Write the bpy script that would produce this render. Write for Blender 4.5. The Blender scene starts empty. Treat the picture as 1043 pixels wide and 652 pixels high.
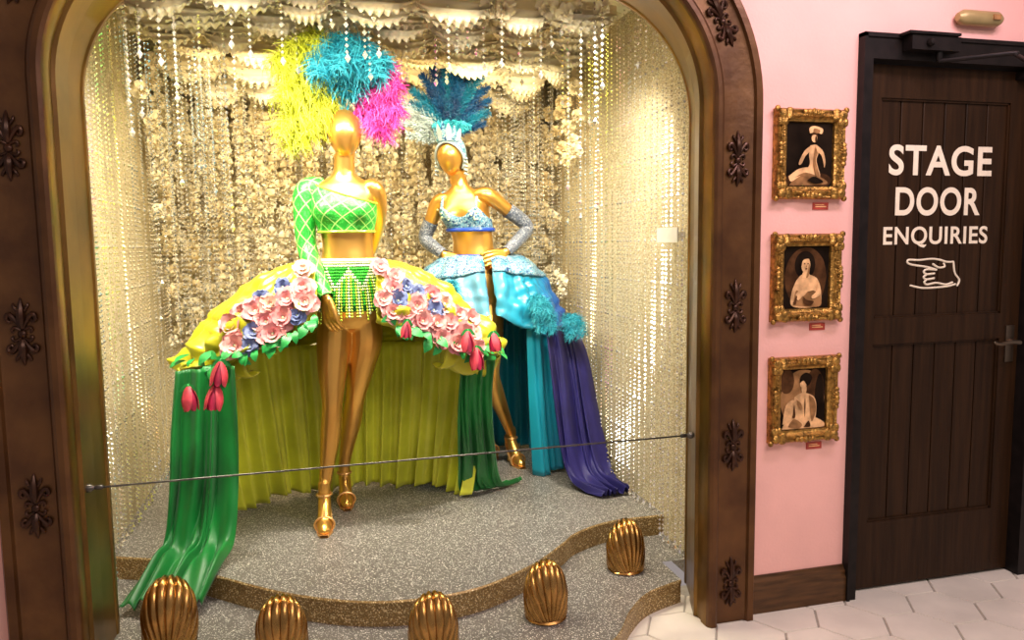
import bpy, math, random
from mathutils import Vector as V, Matrix, noise
R = random.Random(7)
pi = math.pi
sc = bpy.context.scene

# ------------------------------------------------------------------ helpers
def lerp(a, b, t): return a + (b - a) * t

def catmull(pts, n):
    """resample list of tuples (any dim) smoothly to n points"""
    P = [tuple(p) for p in pts]; m = len(P); out = []
    for i in range(n):
        s = i / (n - 1) * (m - 1); k = min(int(s), m - 2); t = s - k
        p0 = P[max(k - 1, 0)]; p1 = P[k]; p2 = P[k + 1]; p3 = P[min(k + 2, m - 1)]
        out.append(tuple(0.5 * ((2 * b) + (-a + c) * t + (2 * a - 5 * b + 4 * c - d) * t * t + (-a + 3 * b - 3 * c + d) * t ** 3)
                         for a, b, c, d in zip(p0, p1, p2, p3)))
    return out

class MB:
    def __init__(s): s.v = []; s.f = []; s.m = []; s.uv = []
    def add(s, vs, fs, mat=0, uvs=None):
        o = len(s.v); s.v += [tuple(p) for p in vs]
        for k, f in enumerate(fs):
            s.f.append(tuple(i + o for i in f)); s.m.append(mat)
            s.uv.append([uvs[i] for i in f] if uvs else None)
    def grid(s, fn, nu, nv, mat=0, closeu=False):
        vs = []; uvs = []
        for j in range(nv + 1):
            for i in range(nu + 1):
                u = i / nu; v = j / nv
                vs.append(fn(u, v)); uvs.append((u, v))
        fs = []
        for j in range(nv):
            for i in range(nu):
                a = j * (nu + 1) + i
                fs.append((a, a + 1, a + nu + 2, a + nu + 1))
        s.add(vs, fs, mat, uvs)
    def box(s, x0, x1, y0, y1, z0, z1, mat=0):
        vs = [(x0,y0,z0),(x1,y0,z0),(x1,y1,z0),(x0,y1,z0),(x0,y0,z1),(x1,y0,z1),(x1,y1,z1),(x0,y1,z1)]
        s.add(vs, [(0,3,2,1),(4,5,6,7),(0,1,5,4),(1,2,6,5),(2,3,7,6),(3,0,4,7)], mat)
    def tube(s, pts, rads, seg=12, mat=0, n=None, cap=True, flat=None):
        if n:
            q = catmull([tuple(p) + (r,) for p, r in zip(pts, rads)], n)
            pts = [V(a[:3]) for a in q]; rads = [max(a[3], .0005) for a in q]
        else: pts = [V(p) for p in pts]
        N = len(pts); T = []
        for i in range(N):
            t = (pts[min(i + 1, N - 1)] - pts[max(i - 1, 0)])
            T.append(t.normalized() if t.length > 1e-9 else V((0, 0, 1)))
        up = V((0, 1, 0)) if abs(T[0].y) < .9 else V((1, 0, 0))
        nrm = (up - T[0] * up.dot(T[0])).normalized(); vs = []; uvs = []
        for i in range(N):
            nrm = (nrm - T[i] * nrm.dot(T[i])).normalized(); b = T[i].cross(nrm)
            for k in range(seg + 1):
                a = 2 * pi * k / seg
                fx = flat if flat else 1
                vs.append(pts[i] + (nrm * math.cos(a) * fx + b * math.sin(a)) * rads[i]); uvs.append((k / seg, i / (N - 1)))
        w = seg + 1; fs = []
        for i in range(N - 1):
            for k in range(seg):
                fs.append((i*w+k, i*w+k+1, (i+1)*w+k+1, (i+1)*w+k))
        if cap:
            for e, sg in ((0, -1), (N - 1, 1)):
                c = pts[e] + T[e] * rads[e] * .6 * sg
                vs.append(c); uvs.append((.5, .5)); ci = len(vs) - 1
                base = len(vs)
                for k in range(seg + 1):
                    p = V(vs[e*w+k]); vs.append(pts[e] + (p - pts[e]) * .7 + T[e] * rads[e] * .45 * sg); uvs.append((k/seg, e and 1 or 0))
                for k in range(seg):
                    fs.append((e*w+k, e*w+k+1, base+k+1, base+k)); fs.append((base+k, base+k+1, ci))
        s.add(vs, fs, mat, uvs)
    def ell(s, c, r, nu=16, nv=10, mat=0, rot=None, fn=None):
        c = V(c)
        def f(u, v):
            a = 2 * pi * u; b = pi * v
            p = V((math.sin(b) * math.cos(a), math.sin(b) * math.sin(a), -math.cos(b)))
            if fn: p = fn(p)
            p = V((p.x * r[0], p.y * r[1], p.z * r[2]))
            if rot: p = rot @ p
            return c + p
        s.grid(f, nu, nv, mat)
    def octa(s, c, r, rz=None, mat=0):
        x, y, z = c; rz = rz or r
        s.add([(x+r,y,z),(x,y+r,z),(x-r,y,z),(x,y-r,z),(x,y,z+rz),(x,y,z-rz)],
              [(0,1,4),(1,2,4),(2,3,4),(3,0,4),(1,0,5),(2,1,5),(3,2,5),(0,3,5)], mat)
    def obj(s, name, mats, parent=None, smooth=True, angle=40, weld=True):
        me = bpy.data.meshes.new(name); me.from_pydata(s.v, [], s.f)
        for m in (mats if isinstance(mats, (list, tuple)) else [mats]): me.materials.append(m)
        me.polygons.foreach_set('material_index', s.m)
        uvl = me.uv_layers.new(name='UVMap')
        flat = []
        for f, u in zip(s.f, s.uv):
            if u:
                for q in u: flat += [q[0], q[1]]
            else: flat += [0., 0.] * len(f)
        uvl.data.foreach_set('uv', flat)
        if smooth:
            me.polygons.foreach_set('use_smooth', [True] * len(s.f))
            if weld:
                import bmesh
                bm = bmesh.new(); bm.from_mesh(me); bmesh.ops.remove_doubles(bm, verts=bm.verts, dist=1e-5); bm.to_mesh(me); bm.free()
            if angle: me.set_sharp_from_angle(angle=math.radians(angle))
        me.update()
        o = bpy.data.objects.new(name, me); sc.collection.objects.link(o)
        if parent:
            o.parent = parent; o.matrix_parent_inverse = Matrix.Translation(-parent.location)
        return o

def empty(name, loc):
    e = bpy.data.objects.new(name, None); e.location = loc; e.empty_display_size = .1
    sc.collection.objects.link(e); return e

# ------------------------------------------------------------------ materials
def mk(name):
    m = bpy.data.materials.new(name); m.use_nodes = True
    nt = m.node_tree; return m, nt, nt.nodes['Principled BSDF']
def rgb(c): return (c[0], c[1], c[2], 1)
def mat(name, col, rough=.5, metal=0., var=.15, scale=12, bump=0., bscale=60, coat=0., sheen=0., stretch=None, col2=None, spec=None, emis=0):
    m, nt, b = mk(name); N = nt.nodes; L = nt.links
    tc = N.new('ShaderNodeTexCoord'); mp = N.new('ShaderNodeMapping'); L.new(tc.outputs['Object'], mp.inputs[0])
    if stretch: mp.inputs['Scale'].default_value = stretch
    nz = N.new('ShaderNodeTexNoise'); nz.inputs['Scale'].default_value = scale; nz.inputs['Detail'].default_value = 5
    L.new(mp.outputs[0], nz.inputs['Vector'])
    mx = N.new('ShaderNodeMix'); mx.data_type = 'RGBA'
    c2 = col2 or tuple(min(1, c * (1 + var)) for c in col); c1 = col if col2 else tuple(c * (1 - var) for c in col)
    mx.inputs[6].default_value = rgb(c1); mx.inputs[7].default_value = rgb(c2)
    mr = N.new('ShaderNodeMapRange'); mr.inputs[1].default_value = .35; mr.inputs[2].default_value = .65
    L.new(nz.outputs[0], mr.inputs[0]); L.new(mr.outputs[0], mx.inputs[0]); L.new(mx.outputs[2], b.inputs['Base Color'])
    b.inputs['Roughness'].default_value = rough; b.inputs['Metallic'].default_value = metal
    b.inputs['Coat Weight'].default_value = coat; b.inputs['Sheen Weight'].default_value = sheen
    if spec is not None: b.inputs['Specular IOR Level'].default_value = spec
    if bump:
        n2 = N.new('ShaderNodeTexNoise'); n2.inputs['Scale'].default_value = bscale; L.new(mp.outputs[0], n2.inputs['Vector'])
        bp = N.new('ShaderNodeBump'); bp.inputs['Strength'].default_value = bump; bp.inputs['Distance'].default_value = .01
        L.new(n2.outputs[0], bp.inputs['Height']); L.new(bp.outputs[0], b.inputs['Normal'])
    return m
def gradx(name, x0, x1, stops, rough=.4, sheen=.3):
    """dyed fabric: colour runs along X across the cloth"""
    m, nt, b = mk(name); N = nt.nodes; L = nt.links
    tc = N.new('ShaderNodeTexCoord'); sx = N.new('ShaderNodeSeparateXYZ'); L.new(tc.outputs['Object'], sx.inputs[0])
    nz = N.new('ShaderNodeTexNoise'); nz.inputs['Scale'].default_value = 14; L.new(tc.outputs['Object'], nz.inputs['Vector'])
    ma = N.new('ShaderNodeMath'); ma.operation = 'MULTIPLY_ADD'; ma.inputs[1].default_value = .12; L.new(nz.outputs[0], ma.inputs[0]); L.new(sx.outputs[0], ma.inputs[2])
    mr = N.new('ShaderNodeMapRange'); mr.inputs[1].default_value = x0 + .06; mr.inputs[2].default_value = x1 + .06; L.new(ma.outputs[0], mr.inputs[0])
    cr = N.new('ShaderNodeValToRGB'); e = cr.color_ramp.elements
    e[0].position, e[0].color = stops[0][0], rgb(stops[0][1]); e[1].position, e[1].color = stops[-1][0], rgb(stops[-1][1])
    for p, c in stops[1:-1]: q = e.new(p); q.color = rgb(c)
    L.new(mr.outputs[0], cr.inputs[0]); L.new(cr.outputs[0], b.inputs['Base Color'])
    b.inputs['Roughness'].default_value = rough; b.inputs['Sheen Weight'].default_value = sheen
    return m
def glitter(name, base, spark, scale=130, thr=.86, rough=.35, metal=.3, mid=None, bump=.5, dark=.7):
    m, nt, b = mk(name); N = nt.nodes; L = nt.links
    tc = N.new('ShaderNodeTexCoord'); vo = N.new('ShaderNodeTexVoronoi'); vo.inputs['Scale'].default_value = scale
    L.new(tc.outputs['Object'], vo.inputs['Vector'])
    sp = N.new('ShaderNodeSeparateColor'); L.new(vo.outputs['Color'], sp.inputs[0])
    cr = N.new('ShaderNodeValToRGB'); e = cr.color_ramp.elements
    cr.color_ramp.interpolation = 'CONSTANT'
    e[0].position = 0; e[0].color = rgb(tuple(c * dark for c in base))
    e[1].position = .3; e[1].color = rgb(base)
    x = e.new(.6); x.color = rgb(mid or tuple(min(1, c * 1.35) for c in base))
    y = e.new(thr); y.color = rgb(spark)
    L.new(sp.outputs[0], cr.inputs[0]); L.new(cr.outputs[0], b.inputs['Base Color'])
    b.inputs['Roughness'].default_value = rough; b.inputs['Metallic'].default_value = metal
    bp = N.new('ShaderNodeBump'); bp.inputs['Strength'].default_value = bump; bp.inputs['Distance'].default_value = .003
    L.new(sp.outputs[1], bp.inputs['Height']); L.new(bp.outputs[0], b.inputs['Normal'])
    return m
def lattice(name, c_bg, c_line, nu, nv, wid=.08, c_dot=None, rough=.4):
    m, nt, b = mk(name); N = nt.nodes; L = nt.links
    tc = N.new('ShaderNodeTexCoord'); sx = N.new('ShaderNodeSeparateXYZ'); L.new(tc.outputs['UV'], sx.inputs[0])
    def mth(op, a, bb=None, c=None):
        n = N.new('ShaderNodeMath'); n.operation = op
        for i, q in enumerate((a, bb, c)):
            if q is None: continue
            if isinstance(q, (int, float)): n.inputs[i].default_value = q
            else: L.new(q, n.inputs[i])
        return n.outputs[0]
    U = mth('MULTIPLY', sx.outputs[0], nu); W = mth('MULTIPLY', sx.outputs[1], nv)
    def line(x):
        fr = mth('FRACT', mth('ADD', x, 50.)); d = mth('ABSOLUTE', mth('SUBTRACT', fr, .5)); return mth('GREATER_THAN', d, .5 - wid)
    l = mth('MAXIMUM', line(mth('ADD', U, W)), line(mth('SUBTRACT', U, W)))
    vo = N.new('ShaderNodeTexVoronoi'); vo.inputs['Scale'].default_value = 150; L.new(tc.outputs['Object'], vo.inputs['Vector'])
    sp = N.new('ShaderNodeSeparateColor'); L.new(vo.outputs['Color'], sp.inputs[0])
    mb_ = N.new('ShaderNodeMix'); mb_.data_type = 'RGBA'; mb_.inputs[6].default_value = rgb(c_bg); mb_.inputs[7].default_value = rgb(c_dot or tuple(min(1, c*2) for c in c_bg))
    L.new(mth('GREATER_THAN', sp.outputs[0], .72), mb_.inputs[0])
    mx = N.new('ShaderNodeMix'); mx.data_type = 'RGBA'; mx.inputs[7].default_value = rgb(c_line)
    L.new(mb_.outputs[2], mx.inputs[6]); L.new(l, mx.inputs[0]); L.new(mx.outputs[2], b.inputs['Base Color'])
    b.inputs['Roughness'].default_value = rough
    bp = N.new('ShaderNodeBump'); bp.inputs['Strength'].default_value = .4; bp.inputs['Distance'].default_value = .004
    L.new(sp.outputs[1], bp.inputs['Height']); L.new(bp.outputs[0], b.inputs['Normal'])
    return m
def damask(name, cols, scale=40, rough=.4, dist=2.):
    m, nt, b = mk(name); N = nt.nodes; L = nt.links
    tc = N.new('ShaderNodeTexCoord'); nz = N.new('ShaderNodeTexNoise'); nz.inputs['Scale'].default_value = scale
    nz.inputs['Distortion'].default_value = dist; nz.inputs['Detail'].default_value = 1
    L.new(tc.outputs['Object'], nz.inputs['Vector'])
    cr = N.new('ShaderNodeValToRGB'); cr.color_ramp.interpolation = 'CONSTANT'; e = cr.color_ramp.elements
    e[0].position = 0; e[0].color = rgb(cols[0]); e[1].position = .42; e[1].color = rgb(cols[1])
    for k, p in ((2, .5), (3, .56)):
        if k < len(cols): q = e.new(p); q.color = rgb(cols[k])
    L.new(nz.outputs[0], cr.inputs[0]); L.new(cr.outputs[0], b.inputs['Base Color']); b.inputs['Roughness'].default_value = rough
    return m

m_gold = mat('mannequin_gold', (.80, .44, .10), .30, .88, .05, 4)
m_shoe = mat('shoe_gold', (.85, .50, .18), .36, .75, .1, 30)
m_bronze = mat('frame_bronze', (.080, .031, .010), .36, .5, .3, 7, bump=.15, bscale=25, col2=(.14, .060, .018))
m_bronze_in = mat('frame_reveal_bronze', (.17, .088, .018), .34, .65, .3, 5)
m_orn = mat('ornament_dark_bronze', (.05, .018, .008), .33, .6, .3, 30)
m_wall = mat('pink_plaster', (.91, .49, .43), .6, 0, .05, 3, bump=.12, bscale=90)
m_skirtb = mat('baseboard_wood', (.09, .040, .012), .35, .3, .3, 8, stretch=(1, 8, 8))
m_door = mat('door_wood', (.020, .009, .0035), .45, 0, .3, 4, stretch=(10, 10, .6), col2=(.036, .016, .006), bump=.08, bscale=9, spec=.16)
m_groove = mat('door_groove', (.003, .0015, .001), .7, 0, .3, 20, spec=.05)
m_black = mat('black_painted_metal', (.010, .007, .006), .45, .0, .3, 20, spec=.2)
m_cream = mat('cream_sign_paint', (.88, .76, .58), .6, 0, .05, 30)
m_beige = mat('beige_plastic', (.42, .31, .13), .4, .3, .1, 10)
m_pframe = mat('gilded_frame', (.42, .23, .055), .33, .85, .5, 60, bump=.5, bscale=150)
m_tile = mat('cream_tile', (.80, .73, .63), .3, 0, .1, 4, bump=.05, bscale=40)
m_grout = mat('grout', (.38, .34, .29), .8, 0, .1, 40)
m_nwall = glitter('champagne_glitter_wall', (.54, .44, .25), (.95, .90, .72), 260, .82, .5, .15)
m_plat = glitter('silver_glitter_floor', (.17, .158, .142), (1, .97, .90), 330, .90, .42, .3, mid=(.215, .20, .18), bump=.25, dark=.8)
m_riser = glitter('gold_glitter_riser', (.27, .17, .06), (.9, .74, .42), 300, .88, .4, .3)
m_petal = mat('cream_silk_ruffle', (.84, .69, .40), .6, 0, .12, 1.8, sheen=.2, col2=(.95, .88, .68))
m_bead, nt_, b_ = mk('crystal_bead'); b_.inputs['Base Color'].default_value = (.93, .93, .91, 1); b_.inputs['Roughness'].default_value = .10; b_.inputs['Metallic'].default_value = .85
m_shell = mat('polished_brass_bronze', (.46, .25, .075), .24, .95, .25, 20)
m_yel = mat('chartreuse_satin', (.36, .35, .008), .36, 0, .3, 4, sheen=.1, bump=.1, bscale=30, col2=(.52, .50, .015))
m_yel2 = mat('chartreuse_chiffon', (.70, .74, .05), .42, 0, .15, 5, sheen=.1)
m_grn = mat('emerald_chiffon', (.0, .15, .020), .42, 0, .25, 5, sheen=.08)
m_teal = gradx('teal_chiffon', .5, 1.45, [(0, (.0, .20, .30)), (.55, (.0, .27, .34)), (.78, (.0, .24, .36)), (1, (.01, .08, .26))], .42, .1)
m_blue = gradx('ombre_satin', .85, 1.43, [(0, (.12, .30, .42)), (.3, (.02, .28, .42)), (.58, (.0, .22, .36)), (.80, (.003, .10, .32)), (1, (.012, .02, .20))], .32, .05)
m_pur = mat('indigo_chiffon', (.012, .010, .07), .5, 0, .3, 4, sheen=.0, col2=(.022, .018, .13), spec=.3)
m_seqg = lattice('green_sequin_lattice', (.01, .27, .02), (.45, .80, .22), 5, 8, .045, (.04, .44, .05))
m_seqt = lattice('green_sequin_top', (.012, .30, .022), (.45, .80, .22), 12, 2.6, .045, (.06, .52, .07))
m_fr1 = mat('green_bead', (.05, .45, .04), .25, .1, .3, 40)
m_fr2 = mat('pale_bead', (.72, .82, .50), .25, .1, .1, 40)
m_fr3 = mat('lime_bead', (.45, .62, .06), .25, .1, .1, 40)
m_silv = damask('blue_silver_brocade', [(.01, .05, .16), (.10, .30, .42), (.46, .50, .50), (.03, .20, .32)], 38, .4)
m_glove = damask('navy_silver_brocade', [(.16, .19, .25), (.06, .08, .13), (.008, .012, .028), (.36, .38, .42)], 42, .35, 3)
m_band = mat('royal_blue_trim', (.015, .06, .42), .3, .1, .1, 20)
m_fpink = mat('petal_pink', (.62, .20, .22), .55, 0, .2, 14, col2=(.80, .42, .38))
m_fblue = mat('petal_periwinkle', (.09, .13, .31), .55, 0, .2, 14, col2=(.20, .24, .44))
m_fpeach = mat('petal_peach', (.76, .45, .34), .55, 0, .15, 14)
m_fred = mat('petal_crimson', (.36, .008, .05), .5, 0, .3, 20)
m_fred2 = mat('petal_coral', (.48, .035, .06), .5, 0, .3, 20)
m_leaf = mat('leaf_green', (.015, .28, .05), .45, 0, .3, 20)
m_fy = mat('feather_lime', (.44, .48, .012), .6, 0, .25, 20, col2=(.62, .64, .05))
m_ft = mat('feather_turquoise', (.0, .22, .32), .6, 0, .3, 18, col2=(.04, .42, .52))
m_fm = mat('feather_magenta', (.60, .01, .25), .6, 0, .25, 18, col2=(.82, .09, .44))
m_fb = mat('feather_navy', (.0, .018, .085), .5, 0, .4, 14, col2=(.0, .07, .20))
m_fb2 = mat('feather_deep_teal', (.0, .07, .15), .5, 0, .4, 14, col2=(.0, .16, .28))
m_fw = mat('feather_silver', (.36, .44, .46), .6, 0, .2, 18)
m_lblred = mat('red_label', (.45, .05, .03), .5, 0, .1, 30)
m_white = mat('white_card', (.8, .78, .72), .6, 0, .03, 30)
m_pbg = mat('photo_print_dark', (.012, .007, .004), .8, 0, .4, 10, spec=.05)
m_ps1 = mat('photo_print_light', (.72, .42, .20), .8, 0, .35, 22, spec=.05)
m_ps2 = mat('photo_print_mid', (.30, .15, .06), .8, 0, .35, 25, spec=.05)
m_ps3 = mat('photo_print_shade', (.07, .030, .012), .8, 0, .4, 25, spec=.05)
m_wire = mat('barrier_steel', (.12, .11, .10), .3, .9, .2, 20)

# ------------------------------------------------------------------ camera
psi = math.radians(14.5); th = math.radians(5.7); rho = math.radians(.72)
F = V((math.sin(psi) * math.cos(th), math.cos(psi) * math.cos(th), -math.sin(th)))
R0 = V((math.cos(psi), -math.sin(psi), 0)); U0 = R0.cross(F)
Rc = R0 * math.cos(rho) - U0 * math.sin(rho); Uc = R0 * math.sin(rho) + U0 * math.cos(rho)
cd = bpy.data.cameras.new('camera'); cam = bpy.data.objects.new('camera', cd); sc.collection.objects.link(cam)
cd.sensor_width = 36; cd.sensor_fit = 'HORIZONTAL'; cd.lens = 36 * 772 / 1043
mt = Matrix.Identity(4)
for i in range(3): mt[i][0] = Rc[i]; mt[i][1] = Uc[i]; mt[i][2] = -F[i]; mt[i][3] = (0, 0, 1.5)[i]
cam.matrix_world = mt; sc.camera = cam; cd.clip_start = .05

# ------------------------------------------------------------------ room shell
XL, XR, ZC, RA = -.75, 1.43, 2.01, .5     # arch opening
FY, WY = 2.55, 2.62                       # frame face / wall face
NY = 2.95                                 # front of niche
def arch(d, na=22):
    out = [(XL - d, 0), (XL - d, ZC)]
    for i in range(1, na + 1):
        a = pi - (pi / 2) * i / na; out.append((XL + RA + (RA + d) * math.cos(a), ZC + (RA + d) * math.sin(a)))
    for i in range(0, na + 1):
        a = pi / 2 - (pi / 2) * i / na; out.append((XR - RA + (RA + d) * math.cos(a), ZC + (RA + d) * math.sin(a)))
    out += [(XR + d, 0)]
    return out
CEIL = 3.0
DL, DR, DT = 2.100, 3.04, 2.295
mb = MB(); T_ = .18
A = arch(.17)
mb.box(-2.2, XL - .17, WY, WY + T_, 0, CEIL)
mb.box(XR + .17, DL + .03, WY, WY + T_, 0, CEIL)
mb.box(DL + .03, DR - .03, WY, WY + T_, DT - .03, CEIL)
mb.box(DR - .03, 4.2, WY, WY + T_, 0, CEIL)
for p, q in zip(A[1:-1], A[2:-1]):
    if abs(p[0] - q[0]) < 1e-6: continue
    mb.add([(p[0], WY, p[1]), (q[0], WY, q[1]), (q[0], WY, CEIL), (p[0], WY, CEIL)], [(0, 1, 2, 3)])
mb.obj('wall_front', m_wall, smooth=False)
mb = MB(); mb.box(-2.3, 4.3, -.8, WY + .1, CEIL, CEIL + .1); mb.obj('ceiling', mat('ceiling_paint', (.75, .66, .62), .8, 0, .04, 4), smooth=False)
# hex floor
mb = MB(); mb.add([(-2.3,-.8,-.006),(4.3,-.8,-.006),(4.3,WY+.3,-.006),(-2.3,WY+.3,-.006)], [(0,1,2,3)], 1)
s = .148; g = .006
for i in range(-10, 21):
    for j in range(-4, 14):
        cx = i * 1.5 * s; cy = (j + (.5 if i % 2 else 0)) * s * math.sqrt(3)
        if not (-2.2 < cx < 4.2 and -.7 < cy < WY + .25): continue
        dz = R.uniform(-.0006, .0006)
        top = [(cx + (s-g)*math.cos(k*pi/3), cy + (s-g)*math.sin(k*pi/3), dz) for k in range(6)]
        bot = [(cx + (s-g*.6)*math.cos(k*pi/3), cy + (s-g*.6)*math.sin(k*pi/3), -.007) for k in range(6)]
        mb.add(top + bot, [tuple(range(6))] + [(k, (k+1)%6 + 0, (k+1)%6 + 6, k + 6)[::-1] for k in range(6)])
mb.obj('floor', [m_tile, m_grout], smooth=False)
# baseboards
def baseboard(name, x0, x1):
    mb = MB(); prof = [(WY, 0), (WY - .028, 0), (WY - .028, .10), (WY - .020, .112), (WY - .020, .128), (WY - .010, .140), (WY - .006, .15), (WY, .15)]
    mb.grid(lambda u, v: (lerp(x0, x1, u), *prof[round(v * 7)]), 1, 7); mb.obj(name, m_skirtb, smooth=False)
baseboard('baseboard_right', XR + .21, DL); baseboard('baseboard_left', -2.2, XL - .21)
# arch frame
prof = [(.21, WY), (.21, FY + .01), (.203, FY), (.178, FY), (.172, FY + .012), (.165, FY + .016), (.052, FY + .016), (.046, FY + .010),
        (.040, FY - .006), (.030, FY - .012), (.014, FY - .012), (.004, FY - .004), (0, FY + .008)]
prof2 = [(0, FY + .008), (0, FY + .05), (.006, FY + .056), (.006, FY + .09), (-.004, FY + .10), (-.004, FY + .22), (.004, FY + .23), (.0, NY - .03), (-.006, NY - .02), (-.006, NY), (.20, NY)]
mb = MB()
for P, mi in ((prof, 0), (prof2, 1)):
    cols = [arch(d) for d, y in P]; n = len(cols[0])
    def splay(x, y):     # the reveal opens out slightly to the right
        k = max(0, y - FY - .1)/(NY - FY - .1) if y > FY + .1 else 0
        return x + .115*k*(x - XL)/(XR - XL) if x > XL else x
    vs = [(splay(c[i][0], P[k][1]), P[k][1], c[i][1]) for k, c in enumerate(cols) for i in range(n)]
    fs = [(k*n+i, k*n+i+1, (k+1)*n+i+1, (k+1)*n+i) for k in range(len(P)-1) for i in range(n-1)]
    mb.add(vs, fs, mi)
frame = mb.obj('arch_trim_1', [m_bronze, m_bronze_in], angle=30)
# fleur-de-lis ornaments
def ornament(mb, cx, cz, y, rot=0., s=1.):
    ca, sa = math.cos(rot), math.sin(rot)
    def P(x, z, dy=0): x *= s; z *= s; return (cx + x*ca - z*sa, y - dy, cz + x*sa + z*ca)
    for sg in (1, -1):
        k = 1 if sg > 0 else .88
        mb.tube([P(0, sg*.018, .006), P(0, sg*.05*k, .010), P(0, sg*.085*k, .008), P(0, sg*.118*k, .002)], [.006*s, .014*s, .011*s, .002*s], 8, n=9)
        for h in (1, -1):
            mb.tube([P(h*.004, sg*.02, .006), P(h*.016, sg*.045*k, .008), P(h*.034, sg*.066*k, .008), P(h*.043, sg*.052*k, .008), P(h*.034, sg*.040*k, .007), P(h*.028, sg*.048*k, .006)],
                    [.005*s, .008*s, .009*s, .007*s, .005*s, .004*s], 8, n=14)
            mb.tube([P(h*.004, sg*.012, .005), P(h*.022, sg*.022, .007), P(h*.030, sg*.012, .006), P(h*.024, sg*.006, .006)], [.004*s, .006*s, .005*s, .003*s], 8, n=9)
            mb.tube([P(h*.006, sg*.07*k, .006), P(h*.018, sg*.088*k, .007), P(h*.022, sg*.10*k, .005)], [.005*s, .006*s, .003*s], 8, n=7)
    mb.ell(P(0, 0, .006), (.014*s, .009, .014*s), 12, 8)
mb = MB(); yo = FY + .016
for z in (.16, .71, 1.25, 1.80):
    ornament(mb, XR + .108, z, yo, s=.92); ornament(mb, XL - .108, z, yo, s=.92)
for sg, cx in ((1, XR - RA), (-1, XL + RA)):
    for deg in (28, 75):
        a = math.radians(deg); rr = RA + .108
        ornament(mb, cx + sg*rr*math.cos(a), ZC + rr*math.sin(a), yo, rot=sg*a, s=.92)
o = mb.obj('frame_ornaments', m_orn); o.parent = frame

# niche shell
NL, NR, NB, NC = -.90, 1.58, 5.12, 2.66
mb = MB(); mb.box(NL - .05, NL, NY, NB, 0, NC); mb.obj('wall_niche_left', m_nwall, smooth=False)
mb = MB(); mb.box(NR, NR + .05, NY, NB, 0, NC); mb.obj('wall_niche_right', m_nwall, smooth=False)
mb = MB(); mb.box(NL - .05, NR + .05, NB, NB + .05, 0, NC); mb.obj('wall_niche_back', m_nwall, smooth=False)
mb = MB(); mb.box(NL - .05, NR + .05, NY, NB + .05, NC, NC + .05); mb.obj('ceiling_niche', m_petal, smooth=False)

# stepped glitter platform
def slab(edge, n, z0, z1, name):
    e = catmull(edge, n); mb = MB(); m = len(e); lip = .012
    top = [(x, y, z1) for x, y in e] + [(e[-1][0], NB, z1), (e[0][0], NB, z1)]
    mb.add(top, [tuple(range(len(top)))], 0)
    mb.add([(x, y, z1) for x, y in e] + [(x, y - .006, z1 - .006) for x, y in e] + [(x, y - .006, z1 - lip - .004) for x, y in e] + [(x, y, z1 - lip - .006) for x, y in e] + [(x, y, z0) for x, y in e],
           [(k*m+i, k*m+i+1, (k+1)*m+i+1, (k+1)*m+i) for k in range(4) for i in range(m-1)], 1)
    return mb.obj(name, [m_plat, m_riser], smooth=False)
up = slab([(NL, 3.45), (-.66, 3.34), (-.437, 3.13), (-.118, 2.86), (.20, 2.71), (.53, 2.715), (.81, 2.866), (1.0, 3.04), (1.10, 3.14), (1.30, 3.23), (NR, 3.24)], 60, .1, .2, 'stage_platform')
lo = slab([(XL + .001, 2.79), (-.62, 2.60), (-.35, 2.38), (0, 2.25), (.4, 2.2), (.75, 2.27), (.98, 2.40), (1.12, 2.58), (1.25, 2.70), (XR, 2.77)], 60, 0, .1, 'stage_step')
mb = MB()
mb.add([(NL, NY, .0995), (NR, NY, .0995), (NR, NB, .0995), (NL, NB, .0995)], [(0, 1, 2, 3)]); mb.obj('floor_niche', m_plat, smooth=False)

# ------------------------------------------------------------------ flowers
def frame_of(n): return V(n).normalized().to_track_quat('Z', 'Y').to_matrix()
def flower(mb, p, n, r, mat=0, layers=((5, .15, 1.), (5, .6, .75), (4, 1.1, .5)), centre=None, jit=.12, ni=4):
    Q = frame_of(n) @ Matrix.Rotation(R.uniform(0, 6.3), 3, 'Z'); p = V(p)
    for li, (cnt, tilt, rs) in enumerate(layers):
        for k in range(cnt):
            a = 2*pi*k/cnt + li*.6 + R.uniform(-.15, .15)*jit*8; rr = r*rs*R.uniform(1 - jit, 1 + jit); tl = tilt + R.uniform(-jit, jit)*1.2
            rot = Matrix.Rotation(a, 3, 'Z'); vs = []
            for i in range(ni + 1):
                s_ = i/ni; w = rr*.62*math.sin(pi*(.12 + .72*s_))
                for j in (-1, -.4, .4, 1):
                    x = rr*s_*math.cos(tl*(1-.2*s_)); z = rr*s_*math.sin(tl) + .16*rr*j*j*(.4+s_) - .22*rr*s_**3*(1 if li == 0 else .6) + .05*rr*math.sin(j*4+k)
                    vs.append(p + Q @ (rot @ V((x, j*w, z))))
            mb.add(vs, [(i*4+j, i*4+j+1, i*4+j+5, i*4+j+4) for i in range(ni) for j in range(3)], mat)
    if centre is not None: mb.ell(p + Q @ V((0, 0, r*.12)), (r*.14,)*3, 6, 5, centre)
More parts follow.
